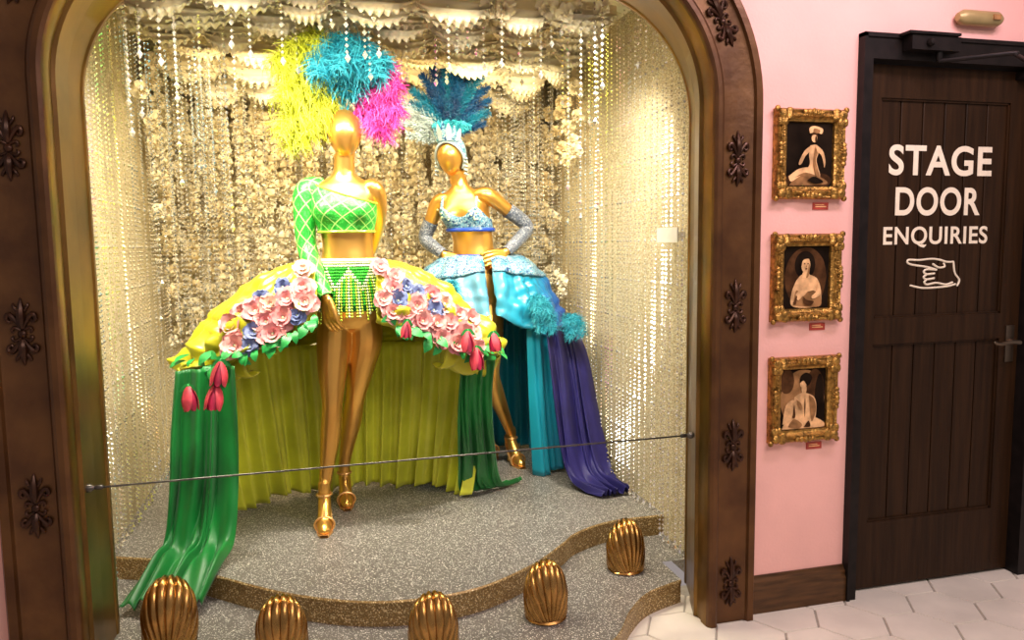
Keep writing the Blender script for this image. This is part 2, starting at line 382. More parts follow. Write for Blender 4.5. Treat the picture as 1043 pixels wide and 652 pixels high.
def ruffle(mb, p, n, r, mat=0, seg=26):
    """gathered silk pompom: three nested frilled cups"""
    Q = frame_of(n) @ Matrix.Rotation(R.uniform(0, 6.3), 3, 'Z'); p = V(p)
    for tilt, rs in ((.15, 1.), (.75, .92), (1.2, .72)):
        k1 = R.choice((5, 6, 7)); p1 = R.uniform(0, 6); k2 = R.choice((9, 11, 13)); p2 = R.uniform(0, 6); vs = []
        for i, s_ in enumerate((.08, .5, .85, 1.)):
            for k in range(seg + 1):
                a = 2*pi*k/seg
                wv = (math.sin(k1*a + p1) + .6*math.sin(k2*a + p2))*s_*s_
                tl = tilt + .30*wv*.8; rr = r*rs*s_*(1 + .10*wv)
                droop = .30*r*s_**3
                aa = a + .10*wv
                vs.append(p + Q @ V((rr*math.cos(tl)*math.cos(aa), rr*math.cos(tl)*math.sin(aa), rr*math.sin(tl) - droop*(1 if tilt < .5 else .2))))
        w = seg + 1
        mb.add(vs, [(i*w+k, i*w+k+1, (i+1)*w+k+1, (i+1)*w+k) for i in range(3) for k in range(seg)], mat)
def swag(mb, x0, x1, y, z, sag, dep, seg_u=36, seg_v=12, mat=0):
    """draped festoon of gathered silk hanging between two points"""
    sd_ = R.uniform(0, 9)
    def f(u, v):
        par = 4*u*(1 - u); zz = z - v*(.05 + sag*par) - .02*math.sin(v*3)
        fold = math.sin(v*22 + 3*par + sd_)*.016 + .010*math.sin(v*47 + u*5)
        ruf = .020*math.sin(u*60 + sd_ + 4*v)*(v**6)
        return (lerp(x0, x1, u), y - dep*math.sin(pi*min(1, v*1.0)*.8)*(.4 + par) + fold*(.4 + par) + ruf, zz + ruf*.8)
    mb.grid(f, seg_u, seg_v, mat)

# ruffled silk backdrop: hanging columns of frilled silk plus festoons
mb = MB()
x = NL + .13
while x < NR - .11:
    zlow = R.uniform(.7, 1.2); z = NC - .16; cj = R.uniform(-.02, .02); ph = R.uniform(0, 6)
    while z > zlow:
        r_ = R.uniform(.040, .058)*(1.15 if z > 1.8 else 1)
        if R.random() < .97:
            dep = NB - .10 - .12*max(0, z - 1.5) - R.uniform(0, .06) - .05*math.sin(x*9)
            ruffle(mb, (x + cj + .02*math.sin(z*6 + ph) + R.uniform(-.012, .012), dep, z), (R.uniform(-.5, .5), -.8, R.uniform(-1.6, -.4)), r_)
        z -= R.uniform(.046, .064)
    x += R.uniform(.070, .092)
# festoons in tiers under the niche ceiling
for row, (yy, zz) in enumerate(((3.40, 2.60), (3.66, 2.60), (3.92, 2.59), (4.20, 2.58), (4.50, 2.54), (4.72, 2.46))):
    x = NL + .12 + (.12 if row % 2 else 0)
    while x < NR - .30:
        w = R.uniform(.26, .38); x1 = min(x + w, NR - .11)
        for k in range(2): swag(mb, x, x1, yy + R.uniform(-.03, .03) + k*.05, zz - k*.015, R.uniform(.05, .11), .05)
        ruffle(mb, (x, yy - .03, zz - .05), (0, -.9, -.6), .055)
        x += w*.92
for k in range(120):
    ruffle(mb, (R.uniform(NL + .14, NR - .13), R.uniform(3.3, 4.8), NC - .09 - R.uniform(0, .05)), (R.uniform(-.6, .6), -.7 + R.uniform(-.5, .4), -1), R.uniform(.04, .06))
for sx in (NL + .08, NR - .08):      # ruffles turning onto the side walls near the back
    for k in range(150):
        yy = R.uniform(4.1, 5.0); zz = R.uniform(.9, 2.5)
        if (5.1 - yy) < 1.0 * R.random() * (zz / 2.6) + .15:
            ruffle(mb, (sx, yy, zz), (-1 if sx > 0 else 1, -.5, R.uniform(-1.2, -.3)), R.uniform(.040, .056))
mb.obj('silk_ruffle_backdrop', m_petal, angle=None, weld=False)

# crystal bead curtains
mb = MB()
def strand(x, y, z0, z1, r=.0062, dz=.021):
    z = z1; k = 0; sw = R.uniform(0, 6)
    while z > z0:
        rr = r*(1.5 if k % 9 == 8 else R.uniform(.85, 1.1))
        mb.octa((x + .003*math.sin(z*3 + sw), y, z), rr, rr*1.15); z -= dz*(1.25 if k % 9 == 8 else 1); k += 1
    mb.octa((x, y, z0 - .01), r*1.6, r*2.6)
y = NY + .03
while y < 4.95:
    strand(NL + .035 + R.uniform(0, .02), y, .23 if y > 3.5 else .13, NC - .01); y += R.uniform(.05, .07)
y = NY + .03
while y < 4.95:
    strand(NR - .035 - R.uniform(0, .02), y, .23 if y > 3.3 else .13, NC - .01); y += R.uniform(.045, .065)
for k in range(46):
    x = lerp(NL + .10, NR - .10, (k + R.uniform(-.3, .3)) / 45); strand(x, 4.64 + R.uniform(-.06, .03), R.uniform(.8, 1.4), NC - .16, .0072, .026)
for k in range(90):
    x = R.uniform(NL + .1, NR - .1); yy = R.uniform(3.25, 4.5)
    strand(x, yy, R.uniform(2.24, 2.5) if -.3 < x < 1.2 else R.uniform(1.6, 2.4), NC - .04, .0075, .026)
for k in range(28):
    strand(R.uniform(NL + .08, -.30), R.uniform(4.0, 4.7), R.uniform(1.0, 1.5), NC - .05, .0075, .026); strand(R.uniform(1.12, NR - .08), R.uniform(4.5, 4.75), R.uniform(1.0, 1.6), NC - .05, .0075, .026)
mb.obj('crystal_bead_curtain', m_bead, smooth=False)

# ------------------------------------------------------------------ scallop shell footlights
def shell(name, x, y, z, s=1.):
    mb = MB(); Pn = V((0, -.80, -.60)).normalized(); Qm = Pn.to_track_quat('Z', 'X').to_matrix()
    nr = 17
    def f(u, v):
        a = pi*v; ph = 2*pi*u
        q = Qm @ V((math.sin(a)*math.cos(ph), math.sin(a)*math.sin(ph), math.cos(a)))
        rib = abs(math.sin(nr*ph/2)) ** .6
        k = 1 + .07*(rib - .6)*min(1, math.sin(a)*1.6)
        k *= 1 + .14*(1 - abs(q.z))*abs(q.z)
        p = V((q.x*.082*k, q.y*.076*k, .060 + q.z*.148*k))
        p.z = max(p.z, 0)
        return (x + p.x*s, y + p.y*s, z + .013*s + p.z*s)
    mb.grid(f, nr*8, 30)
    mb.tube([(x, y, z + .001), (x, y, z + .006), (x, y, z + .014)], [.074*s, .078*s, .070*s], 32, cap=False)
    mb.obj(name, m_shell, angle=60)
for k, (x, y, s_) in enumerate([(-.545, 2.80, 1.12), (-.155, 2.58, 1.03), (.345, 2.46, 1.03), (.795, 2.62, 1.0), (1.25, 2.93, 1.0)]):
    shell('shell_footlight', x, y, .1, s_)

# barrier rod
mb = MB(); mb.tube([(XL + .004, 2.68, .725), (XR - .004, 2.68, .737)], [.0035, .0035], 8)
for x, sg, z in ((XL + .004, 1, .725), (XR - .004, -1, .737)):
    mb.tube([(x, 2.68, z), (x + sg*.012, 2.68, z), (x + sg*.02, 2.68, z)], [.014, .014, .008], 14)
mb.tube([(XL + .03, 2.68, .7255), (XL + .05, 2.68, .7256)], [.008, .008], 10); mb.tube([(XR - .05, 2.68, .7365), (XR - .03, 2.68, .7366)], [.008, .008], 10)
mb.obj('barrier_rod', m_wire)
# card on right niche wall
mb = MB(); mb.box(NR - .072, NR - .066, 2.985, 3.185, 1.50, 1.565); mb.box(NR - .067, NR, 3.05, 3.06, 1.52, 1.545); mb.box(NR - .067, NR, 3.13, 3.14, 1.52, 1.545); mb.obj('caption_card', m_white, smooth=False)

# ------------------------------------------------------------------ mannequins
TOR = [(.92, .10, .08), (.96, .135, .098), (1.02, .158, .11), (1.10, .152, .108), (1.18, .136, .098), (1.25, .122, .09), (1.31, .116, .085), (1.38, .122, .09),
       (1.45, .137, .098), (1.51, .145, .095), (1.555, .148, .082), (1.585, .132, .068), (1.61, .088, .055), (1.635, .054, .048), (1.66, .046, .046), (1.72, .044, .046)]
def tor_ab(z):
    T = TOR
    if z <= T[0][0]: return T[0][1:]
    for i in range(len(T) - 1):
        if z <= T[i+1][0]:
            t = (z - T[i][0])/(T[i+1][0] - T[i][0])
            p = [T[max(i-1, 0)], T[i], T[i+1], T[min(i+2, len(T)-1)]]
            return tuple(.5*((2*p[1][k]) + (-p[0][k]+p[2][k])*t + (2*p[0][k]-5*p[1][k]+4*p[2][k]-p[3][k])*t*t + (-p[0][k]+3*p[1][k]-3*p[2][k]+p[3][k])*t**3) for k in (1, 2))
    return T[-1][1:]
class Fig:
    def __init__(s, base, yaw, lean): s.base = V(base); s.M = Matrix.Translation(base) @ Matrix.Rotation(math.radians(yaw), 4, 'Z'); s.lean = lean
    def cx(s, z):
        L = s.lean
        if z <= L[0][0]: return L[0][1]
        for a, b in zip(L, L[1:]):
            if z <= b[0]:
                t = (z - a[0])/(b[0] - a[0]); t = t*t*(3-2*t); return lerp(a[1], b[1], t)
        return L[-1][1]
    def pt(s, z, t, off=0.):
        a, b = tor_ab(z); x = (a + off)*math.cos(t); y = (b + off)*math.sin(t)
        for c in (-pi/2 - .66, -pi/2 + .66):
            d = (t - c + pi) % (2*pi) - pi
            g_ = math.exp(-d*d/(2*.34**2) - (z - 1.465)**2/(2*.043**2))*.042
            y -= g_; x += g_*.25*math.cos(c)
        return s.M @ V((x + s.cx(z), y, z))
def hand(mb, wrist, d, n, curl=.35, flip=1, spread=.0):
    """d: pointing direction, n: palm normal (fingers curl towards n)"""
    d = V(d).normalized(); n = V(n); n = (n - d*n.dot(d)).normalized(); s_ = d.cross(n)*flip; w = V(wrist)
    lens = [.072, .080, .074, .058]
    for k in range(4):
        o = (k - 1.5)
        kn = w + d*.088 + s_*o*.0205
        pts = [w + s_*o*.009, w + d*.05 + s_*o*.017, kn]; rad = [.015, .0145, .0118]
        a = curl*.5; p = kn; L = lens[k]
        for q, rr in ((.45, .0090), (.32, .0082), (.23, .0065)):
            a += curl*.55
            p = p + (d*math.cos(a) + n*math.sin(a) + s_*o*(spread + .06)).normalized()*L*q
            pts.append(p); rad.append(rr)
        mb.tube(pts, rad, 10, n=18)
    t0 = w + d*.022 - s_*.020; t1 = w + d*.050 - s_*.040 + n*.012; t2 = w + d*.080 - s_*.052 + n*.022; t3 = w + d*.104 - s_*.054 + n*.030
    mb.tube([t0, t1, t2, t3], [.015, .0130, .0105, .008], 10, n=12)
def foot(mb, mbs, ankle, toe):
    a = V(ankle); t = V(toe); fw = V((t.x - a.x, t.y - a.y, 0)).normalized(); z0 = .2; side = V((-fw.y, fw.x, 0))
    g0 = V((t.x, t.y, z0)); L = .215; heel = g0 - fw*L
    H = heel + V((0, 0, .115)); mb.tube([a + V((0, 0, .05)), a + V((0, 0, .005)), H + fw*.022 + V((0, 0, .03)), H + V((0, 0, .016)) + fw*.012], [.029, .029, .031, .027], 12, n=10)
    mb.tube([a + fw*.006, H + fw*.06 + V((0, 0, .012)), H + fw*.10 - V((0, 0, .030)), g0 - fw*.075 + V((0, 0, .042)), g0 - fw*.03 + V((0, 0, .028)), g0 - fw*.008 + V((0, 0, .024))],
            [.028, .030, .031, .033, .026, .014], 12, n=16)
    mb.tube([H + fw*.015 + V((0, 0, .012)), H + fw*.075 - V((0, 0, .026)), g0 - fw*.075 + V((0, 0, .036))], [.028, .027, .028], 12, n=8)
    for k in (-1, 1): mb.tube([g0 - fw*.08 + side*k*.016 + V((0, 0, .034)), g0 - fw*.015 + side*k*.015 + V((0, 0, .024))], [.024, .012], 10)
    def sole(u, v):
        w = .032*math.sin(pi*(.12 + .8*u))**.5*(1 + .25*math.exp(-((u-.7)/.2)**2))
        z = z0 + (.098*(1 - (min(u, .62)/.62)) if u < .62 else 0)
        k = {0: -1, 1: -1, 2: 1, 3: 1, 4: -1}[round(v*4)]; hh = {0: 0, 1: .012, 2: .012, 3: 0, 4: 0}[round(v*4)]
        c = heel + fw*(L + .006)*u + side*(w*k); return (c.x, c.y, z + hh + .001)
    mbs.grid(sole, 20, 4)
    hc = heel + fw*.018; mbs.tube([(hc.x, hc.y, z0 + .002), (hc.x, hc.y, z0 + .05), (hc.x, hc.y, z0 + .098)], [.012, .012, .024], 12, n=8)
    for c, ax, r1, r2 in ((a + V((0, 0, -.005)), V((0, 0, 1)), .034, .034), (g0 - fw*.065 + V((0, 0, .038)), fw, .044, .036)):
        e1 = side; e2 = ax.cross(side)
        pts = [c + e1*r1*math.cos(q*pi/12) + e2*r2*math.sin(q*pi/12) for q in range(25)]
        mbs.tube(pts, [.0055]*25, 6, cap=False)
    mbs.tube([a + fw*.034, H + fw*.10 + V((0, 0, .004)), g0 - fw*.065 + V((0, 0, .074))], [.006, .006, .006], 6, n=8)
def head(mb, c, yaw=0, tilt=0):
    rot = Matrix.Rotation(math.radians(yaw), 3, 'Z') @ Matrix.Rotation(math.radians(tilt), 3, 'Y')
    def egg(p):
        k = 1 - .26*max(0, -p.z)**1.5 - .04*max(0, p.z)
        return V((p.x*k, p.y*k + (.10*p.z if p.z > 0 else -.10*(-p.z)), p.z))
    mb.ell(c, (.077, .094, .113), 28, 20, rot=rot, fn=egg)
def finish_body(mb, parent):
    o = mb.obj('body', m_gold, parent, angle=None)
    r = o.modifiers.new('remesh', 'REMESH'); r.mode = 'VOXEL'; r.voxel_size = .0045; r.use_smooth_shade = True
    s_ = o.modifiers.new('smooth', 'SMOOTH'); s_.iterations = 5; s_.factor = .5
    return o
def torso(mb, fig):
    NV = 64
    def f(u, v):       # closed at both ends so the voxel remesh sees a solid
        j = round(v*NV)
        k = {0: 0., 1: .6, NV - 1: .6, NV: 0.}.get(j, 1.)
        zz = lerp(.92, 1.72, min(1, max(0, (j - 2)/(NV - 4))))
        dz = {0: -.035, 1: -.022, NV - 1: .015, NV: .022}.get(j, 0.)
        p = fig.pt(zz, 2*pi*u); c = fig.M @ V((fig.cx(zz), 0, zz)); return c + (p - c)*k + V((0, 0, dz))
    mb.grid(f, 48, NV)

# plumes
def plume(mb, p0, p1, p2, w, n=150, mat=0, rib=.0032, droop=.5, reps=3, t0=.12, curl=.25, fwd=.38):
    p0, p1, p2 = V(p0), V(p1), V(p2)
    B = lambda t: p0*(1-t)**2 + p1*2*t*(1-t) + p2*t*t
    mb.tube([B(k/10) for k in range(11)], [.0035 - .0027*k/10 for k in range(11)], 5, mat)
    for i in range(n):
        t = t0 + (1-t0)*(i/n); P = B(t); T = (B(min(1, t+.02)) - B(t-.02)).normalized()
        up = V((0, -.4, 1)) if abs(T.z) < .95 else V((1, 0, 0)); N1 = T.cross(up).normalized(); N2 = T.cross(N1)
        for rep in range(reps):
            ph = R.choice((0, pi)) + R.gauss(0, .75); D = (N1*math.cos(ph) + N2*math.sin(ph))
            L = w*(.45 + .6*math.sin(pi*min(.98, .12 + t*.8)))*R.uniform(.6, 1.12); dz = V((0, 0, -1))*L*droop
            cu_ = (N2*R.uniform(-1, 1) + N1*R.uniform(-1, 1) + T*R.uniform(-1, 1))*L*curl
            q = [P, P + D*L*.42 + T*L*fwd*.55, P + D*L*.78 + T*L*fwd + dz*.30 + cu_*.4, P + D*L*.94 + T*L*fwd*1.1 + dz*.75 + cu_, P + D*L*.86 + T*L*fwd*1.0 + dz*1.05 + cu_*1.5]
            W = T.cross(D)*R.uniform(-1, 1) + T*R.uniform(.4, 1); W = W.normalized()*rib
            vs = []
            for k, x in enumerate(q):
                ww = W*(1, 1, .9, .7, .2)[k]; vs += [x - ww*.5, x + ww*.5]
            mb.add(vs, [(0, 1, 3, 2), (2, 3, 5, 4), (4, 5, 7, 6), (6, 7, 9, 8)], mat)

# ---- figure 1
e1 = empty('mannequin', (.15, 3.66, .2))
f1 = Fig((.148, 3.66, .2), -8, [(0, 0), (1.0, .0), (1.3, .005), (1.5, -.005), (1.7, .0)])
mb = MB(); ms = MB(); torso(mb, f1)
head(mb, (.156, 3.645, 2.017), -8)
mb.tube([(.150, 3.665, 1.80), (.154, 3.655, 1.90), (.156, 3.65, 1.97)], [.047, .044, .045], 16)
AL = [(.03, 3.68, 1.775), (-.018, 3.678, 1.755), (-.036, 3.665, 1.63), (-.030, 3.645, 1.49), (.002, 3.55, 1.38), (.045, 3.455, 1.275)]
ALr = [.040, .050, .042, .035, .033, .023]
mb.tube(AL, ALr, 16, n=30)
hand(mb, (.047, 3.45, 1.265), (.16, -.05, -1), (.5, .6, 0), .45, 1)
mb.tube([(.25, 3.635, 1.775), (.286, 3.635, 1.752), (.302, 3.71, 1.64), (.280, 3.80, 1.52), (.235, 3.84, 1.42), (.19, 3.82, 1.34)], [.040, .047, .040, .034, .031, .023], 16, n=30)
hand(mb, (.19, 3.82, 1.335), (-.5, -.1, -1), (-.3, -1, 0), .3)
mb.tube([(.085, 3.655, 1.20), (.075, 3.645, 1.06), (.062, 3.62, .92), (.055, 3.59, .77), (.045, 3.60, .64), (.025, 3.585, .50), (.006, 3.56, .385)], [.078, .082, .068, .048, .049, .036, .027], 18, n=36)
mb.tube([(.213, 3.665, 1.20), (.222, 3.67, 1.06), (.195, 3.69, .92), (.168, 3.72, .77), (.150, 3.79, .64), (.125, 3.84, .50), (.107, 3.875, .385)], [.078, .082, .068, .048, .049, .036, .027], 18, n=36)
foot(mb, ms, (.004, 3.555, .355), (-.004, 3.395, .2)); foot(mb, ms, (.107, 3.88, .355), (.112, 3.72, .2))
finish_body(mb, e1); ms.obj('heeled_shoes', m_shoe, e1)
# crop top + sleeve
mb = MB()
def ct(u, v):
    t = 2*pi*u; zt = 1.548 - .050*math.cos(t) + .01*math.sin(t)
    return f1.pt(lerp(1.368, zt, v), t, .009 + .003*math.sin(v*pi))
mb.grid(ct, 64, 20, 0)
mb.tube([f1.pt(1.368, 2*pi*k/48, .010) for k in range(49)], [.006]*49, 8, 1, cap=False)
mb.tube([f1.pt(1.548 - .05*math.cos(2*pi*k/48) + .01*math.sin(2*pi*k/48), 2*pi*k/48, .010) for k in range(49)], [.005]*49, 8, 1, cap=False)
mb.obj('crop_top', [m_seqt, m_fr3], e1)
mb = MB(); mb.tube([(.06, 3.68, 1.785)] + AL[1:], [.034] + [r + .009 for r in ALr[1:]], 20, n=34, cap=False)
mb.obj('sleeve', m_seqg, e1)
# briefs + bead fringe
mb = MB(); mb.grid(lambda u, v: f1.pt(lerp(1.0, 1.235, v), 2*pi*u, .006), 48, 10, 0)
mb.tube([f1.pt(1.235, 2*pi*k/48, .012) for k in range(49)], [.010]*49, 8, 1, cap=False)
for k in range(110):
    t = 2*pi*k/110
    z = 1.225; j = 0; zend = .975 + .025*math.sin(k*1.7) + (.0 if k % 2 else .03)
    ch = 1 if k % 4 == 0 else (3 if k % 2 else 2)
    while z > zend:
        drop = 1.225 - z; p = f1.pt(max(z, 1.08), t, .016 + .18*drop)
        tri = (k % 12 if k % 12 < 6 else 12 - k % 12)
        col = 1 if (j < 2 or j in (tri + 2, tri + 3)) else (ch if j > tri + 3 else 2)
        mb.octa((p.x, p.y, z + .2), .0058, .0075, col); z -= .0135; j += 1
mb.obj('beaded_fringe_skirt', [m_grn, m_fr2, m_fr1, m_fr3], e1)

# panier overskirt
C1 = V((.13, 3.68, 0))
def bell(C, ax, bf, bb, zw, side_z, front_lift, aw=.15, bw=.11, gap=.13, famp=1., scal=1., drape=0.):
    def f(side, u, v, off=0., fold=1.):
        ph = v*pi/2; s_ = math.sin(ph); c_ = max(0, math.cos(ph))**1.9
        rx = aw + (ax - aw)*s_
        te = math.acos(min(.98, gap/rx))
        a = lerp(-te, pi/2, u)
        ry = (bw + (bf - bw)*s_) if a < 0 else (bw + (bb - bw)*s_)
        x = rx*math.cos(a); y = ry*math.sin(a)
        lift = front_lift*(1 - min(1, abs(math.cos(a))))**1.5 if a < 0 else .04*(1 - abs(math.cos(a)))
        zr = side_z + lift
        z = zr + (zw - zr)*c_
        n = V((math.cos(a), math.sin(a), .35)).normalized()
        nz_ = noise.noise(V((a*1.6, v*2.2, side*3.1)))*1.6
        sw = math.sin(v*15 + 2.2*a + 2.4*nz_) + .6*math.sin(v*31 - 3*a + side + 3*nz_)
        w = fold*famp*(.010*math.sin(a*17 + 3*v + 3*nz_) + .006*math.sin(a*37 + 1.3 + 5*v))*min(1, v*1.6) + .012*scal*fold*sw*v
        if drape and fold:    # swagged cloth: ridged folds that fan out from the waist and sag towards the sides
            f1_ = noise.noise(V((x*7*1., z*3. - x*5., side*5.))); f2_ = noise.noise(V((x*4 + z*9, z*11 - x*9, 2.*side)))
            w += drape*(.030*abs(f1_)*2 + .022*(1 - abs(f2_)*2.5))*min(1, v*1.5)
        p = V((x*side, y, z)) + V((n.x*side, n.y, n.z))*(w + off)
        return C + p
    return f
b1 = bell(C1, .735, .30, .46, 1.43, .95, .30, famp=1.6, scal=1.5, drape=1.)
mb = MB()
for sd in (-1, 1): mb.grid(lambda u, v: b1(sd, u, v), 150, 64)
for sd in (-1, 1):
    def tuck(u, v):
        a = lerp(-.95, .6, u); k = v
        rx = .745 - .10*k + .02*math.sin(pi*k); z = .955 + .30*(1 - abs(math.cos(a)))**1.5*(a < 0) - .085*math.sin(pi*k*.7) + .014*math.sin(a*24 + k*3)
        return C1 + V((sd*(rx + .016*math.sin(a*19 + 2*k))*math.cos(a), (.30 if a < 0 else .46)*(rx/.745)*math.sin(a), z))
    mb.grid(tuck, 70, 10)
o = mb.obj('panier_overskirt', m_yel, e1, angle=None); md = o.modifiers.new('s', 'SOLIDIFY'); md.thickness = .006
def curtain(C, a0, a1, ax, by, zt, ax2, by2, zb, nf, amp, seed, mbx, mat=0, nu=260, nv=24, ztf=None):
    def f(u, v):
        a = lerp(a0, a1, u); k = v
        rx = lerp(ax, ax2, k**1.3); ry = lerp(by, by2, k**1.3)
        am = amp*(.45 + .8*k); n = V((math.cos(a), math.sin(a), 0))
        nn = noise.noise(V((a*2.2, k*.8, seed)))*2.2
        w = am*(math.sin(nf*a + 2.2*nn + .5*k) + .45*math.sin(2.17*nf*a + seed + 2.5*nn))
        zt_ = ztf(a) if ztf else zt
        z = lerp(zt_, zb, k) + (.010*math.sin(9*a + seed) + .010 if k == 1 else 0)
        return C + V((rx*math.cos(a), ry*math.sin(a), z)) + n*w
    mbx.grid(f, nu, nv, mat)
mb = MB(); curtain(C1, .12, pi + .25, .70, .40, .99, .60, .40, .203, 34, .028, 1.1, mb, 0, 420)
o = mb.obj('chiffon_underskirt', m_yel2, e1, angle=None); o.modifiers.new('s', 'SOLIDIFY').thickness = .002
# emerald drapes
def strip(mbx, Lp, Rp, nf, amp, out, seed=0., mat=0, nu=90, nv=50):
    Lc = catmull(Lp, nv + 1); Rcc = catmull(Rp, nv + 1); out = V(out)
    def f(u, v):
        j = round(v*nv); uu = u + .035*math.sin(2*pi*u*2 + seed + v*2.5)
        p = V(Lc[j]).lerp(V(Rcc[j]), uu)
        nn = noise.noise(V((u*3, v*2, seed)))*2
        w = amp*(.45 + .9*v)*(math.sin(2*pi*nf*u + seed + 2.2*v + nn) + .5*math.sin(2*pi*nf*1.9*u + seed*2 - 3*v + 2*nn))
        vert = min(1, max(.25, (p.z - .2)/.25))
        q = p + out*w*vert; q.z += abs(w)*(1 - vert) * 1.2; return q
    mbx.grid(f, nu, nv, mat)
mb = MB()
strip(mb, [(-.595, 3.46, .98), (-.62, 3.41, .72), (-.635, 3.37, .46), (-.66, 3.32, .26), (-.70, 3.24, .22), (-.775, 3.05, .125)],
      [(-.35, 3.40, 1.0), (-.35, 3.38, .72), (-.36, 3.34, .46), (-.38, 3.27, .27), (-.42, 3.14, .22), (-.47, 3.00, .12)], 3.2, .030, (0, -1, 0), .5)
strip(mb, [(.645, 3.47, 1.02), (.64, 3.56, .75), (.655, 3.66, .45), (.68, 3.76, .24), (.75, 3.80, .212)],
      [(.83, 3.54, 1.0), (.82, 3.60, .75), (.86, 3.70, .45), (.92, 3.80, .235), (1.06, 3.88, .212)], 3.2, .020, (0, -1, 0), 1.5)
o = mb.obj('emerald_drape', m_grn, e1, angle=None); o.modifiers.new('s', 'SOLIDIFY').thickness = .002
# flower garland
mb = MB()
def bell_n(b, sd, u, v):
    p = b(sd, u, v, 0, 0); du = b(sd, min(1, u+.01), v, 0, 0) - b(sd, max(0, u-.01), v, 0, 0); dv = b(sd, u, v+.01, 0, 0) - b(sd, u, v-.01, 0, 0)
    n = du.cross(dv)
    if n.dot(p - (C1 + V((0, 0, .6)))) < 0: n = -n
    return p, n.normalized()
for sd in (-1, 1):
    placed = []; tries = 0
    while len(placed) < 36 and tries < 7000:
        tries += 1; u = R.uniform(.0, .42); v = R.uniform(.12, .96)
        p, n = bell_n(b1, sd, u, v)
        ox = abs(p.x - C1.x)
        if ox > (.49 if sd < 0 else .575) or ox < .15: continue
        top = 1.40 - .60*max(0, ox - .14); bot = 1.20 - .50*(ox - .14)
        if not (bot < p.z < top) or p.y > C1.y - .03: continue
        if all((p - q).length > .060 for q in placed):
            placed.append(p); n = (n + V((0, -.6, .1))).normalized()
            c_ = R.choice((0, 0, 0, 1, 1, 2)); flower(mb, p + n*.042, n, R.uniform(.040, .056) if c_ == 1 else R.uniform(.046, .066), c_, centre=3)
    for k in range(34):
        u = R.uniform(0, .36); p, n = bell_n(b1, sd, u, R.uniform(.75, .98))
        q = p + n*.035; d = V((R.uniform(-1, 1), -.4, -R.uniform(.2, 1))).normalized(); s2 = d.cross(n).normalized(); L = R.uniform(.05, .085)
        mb.grid(lambda a, b: q + d*L*a + s2*(b - .5)*L*.55*math.sin(pi*(.08 + .9*a)) + n*.012*math.sin(pi*a), 6, 4, 4)
def tulip(p, s_=1., tip=(0, 0, -1)):
    p = V(p); Q = frame_of(tip)
    for k in range(6):
        a = k*pi/3; rt = Matrix.Rotation(a, 3, 'Z'); rs = .75 if k % 2 else 1
        mb.grid(lambda u, v: p + Q @ (rt @ V((s_*rs*(.012 + .018*math.sin(pi*v*.8) + .010*v**3 - .006*(2*u-1)**2), (u-.5)*.040*s_*math.sin(pi*(.18+.62*v)), s_*.098*v*(1 - .10*(2*u-1)**2*v)))), 4, 8, 5 if k % 2 else 6)
    mb.ell(p, (.012*s_,)*3, 8, 6, 4)
    for k in (-1, 1): mb.grid(lambda a, b: p + V((k*.035*a*s_, -.01, .012 - .03*a + (b-.5)*.022*math.sin(pi*a))), 5, 3, 4)
for p, s_ in [((-.52, 3.31, .935), 1.05), ((-.385, 3.25, 1.04), 1.05), ((-.405, 3.24, .95), 1.1), ((.66, 3.36, 1.11), 1.0), ((.70, 3.37, 1.03), 1.05), ((.79, 3.41, 1.09), .9), ((.38, 3.30, 1.17), .75)]:
    tulip(p, s_, (R.uniform(-.25, .25), -.2, -1))
mb.obj('flower_garland', [m_fpink, m_fblue, m_fpeach, m_fr2, m_leaf, m_fred, m_fred2], e1, angle=None, weld=False)
# plume headdress
mb = MB(); hb = V((.156, 3.69, 2.09))
Y = 3.66
for c, t, w in [((-.02, 2.36), (-.13, 2.14), .085), ((-.04, 2.26), (-.13, 2.00), .085), ((.0, 2.44), (-.12, 2.27), .085), ((.04, 2.52), (-.07, 2.38), .08), ((.08, 2.56), (.0, 2.41), .08),
                ((.04, 2.18), (-.05, 1.95), .075), ((-.03, 2.46), (-.15, 2.32), .08), ((.07, 2.25), (.00, 2.00), .07), ((.02, 2.38), (-.04, 2.14), .09), ((.0, 2.26), (-.10, 2.18), .085), ((-.02, 2.14), (-.10, 1.95), .075), ((.04, 2.42), (-.04, 2.30), .085)]:
    plume(mb, hb + V((-.02, 0, 0)), (c[0], Y + R.uniform(-.03, .06), c[1]), (t[0], Y - .03 + R.uniform(-.06, .06), t[1]), w, 130, 0, .0034, .65, 4, curl=.42)
for c, t, w in [((.06, 2.48), (.04, 2.25), .075), ((.14, 2.54), (.13, 2.27), .08), ((.22, 2.54), (.22, 2.26), .08), ((.28, 2.48), (.31, 2.25), .075), ((.20, 2.54), (.27, 2.34), .08), ((.12, 2.54), (.07, 2.35), .08), ((.18, 2.48), (.18, 2.31), .08), ((.3, 2.42), (.34, 2.32), .07), ((.16, 2.56), (.17, 2.37), .07)]:
    plume(mb, hb, (c[0], Y - .06, c[1]), (t[0], Y - .13 + R.uniform(-.04, .04), t[1]), w, 140, 1, .0034, .6, 4, curl=.42)
for c, t, w in [((.36, 2.30), (.39, 2.06), .075), ((.38, 2.26), (.41, 2.12), .075), ((.33, 2.20), (.35, 2.00), .075), ((.36, 2.38), (.40, 2.22), .075), ((.30, 2.18), (.31, 2.03), .07), ((.36, 2.42), (.38, 2.29), .07), ((.32, 2.28), (.33, 2.12), .08), ((.34, 2.32), (.36, 2.18), .08)]:
    plume(mb, hb + V((.03, 0, 0)), (c[0], Y + .02, c[1]), (t[0], Y - .02 + R.uniform(-.05, .05), t[1]), w, 130, 2, .0034, .55, 4, curl=.42)
mb.ell((.156, 3.695, 2.075), (.075, .07, .05), 16, 10, 0)
mb.obj('feather_headdress', [m_fy, m_ft, m_fm], e1, angle=None, weld=False)

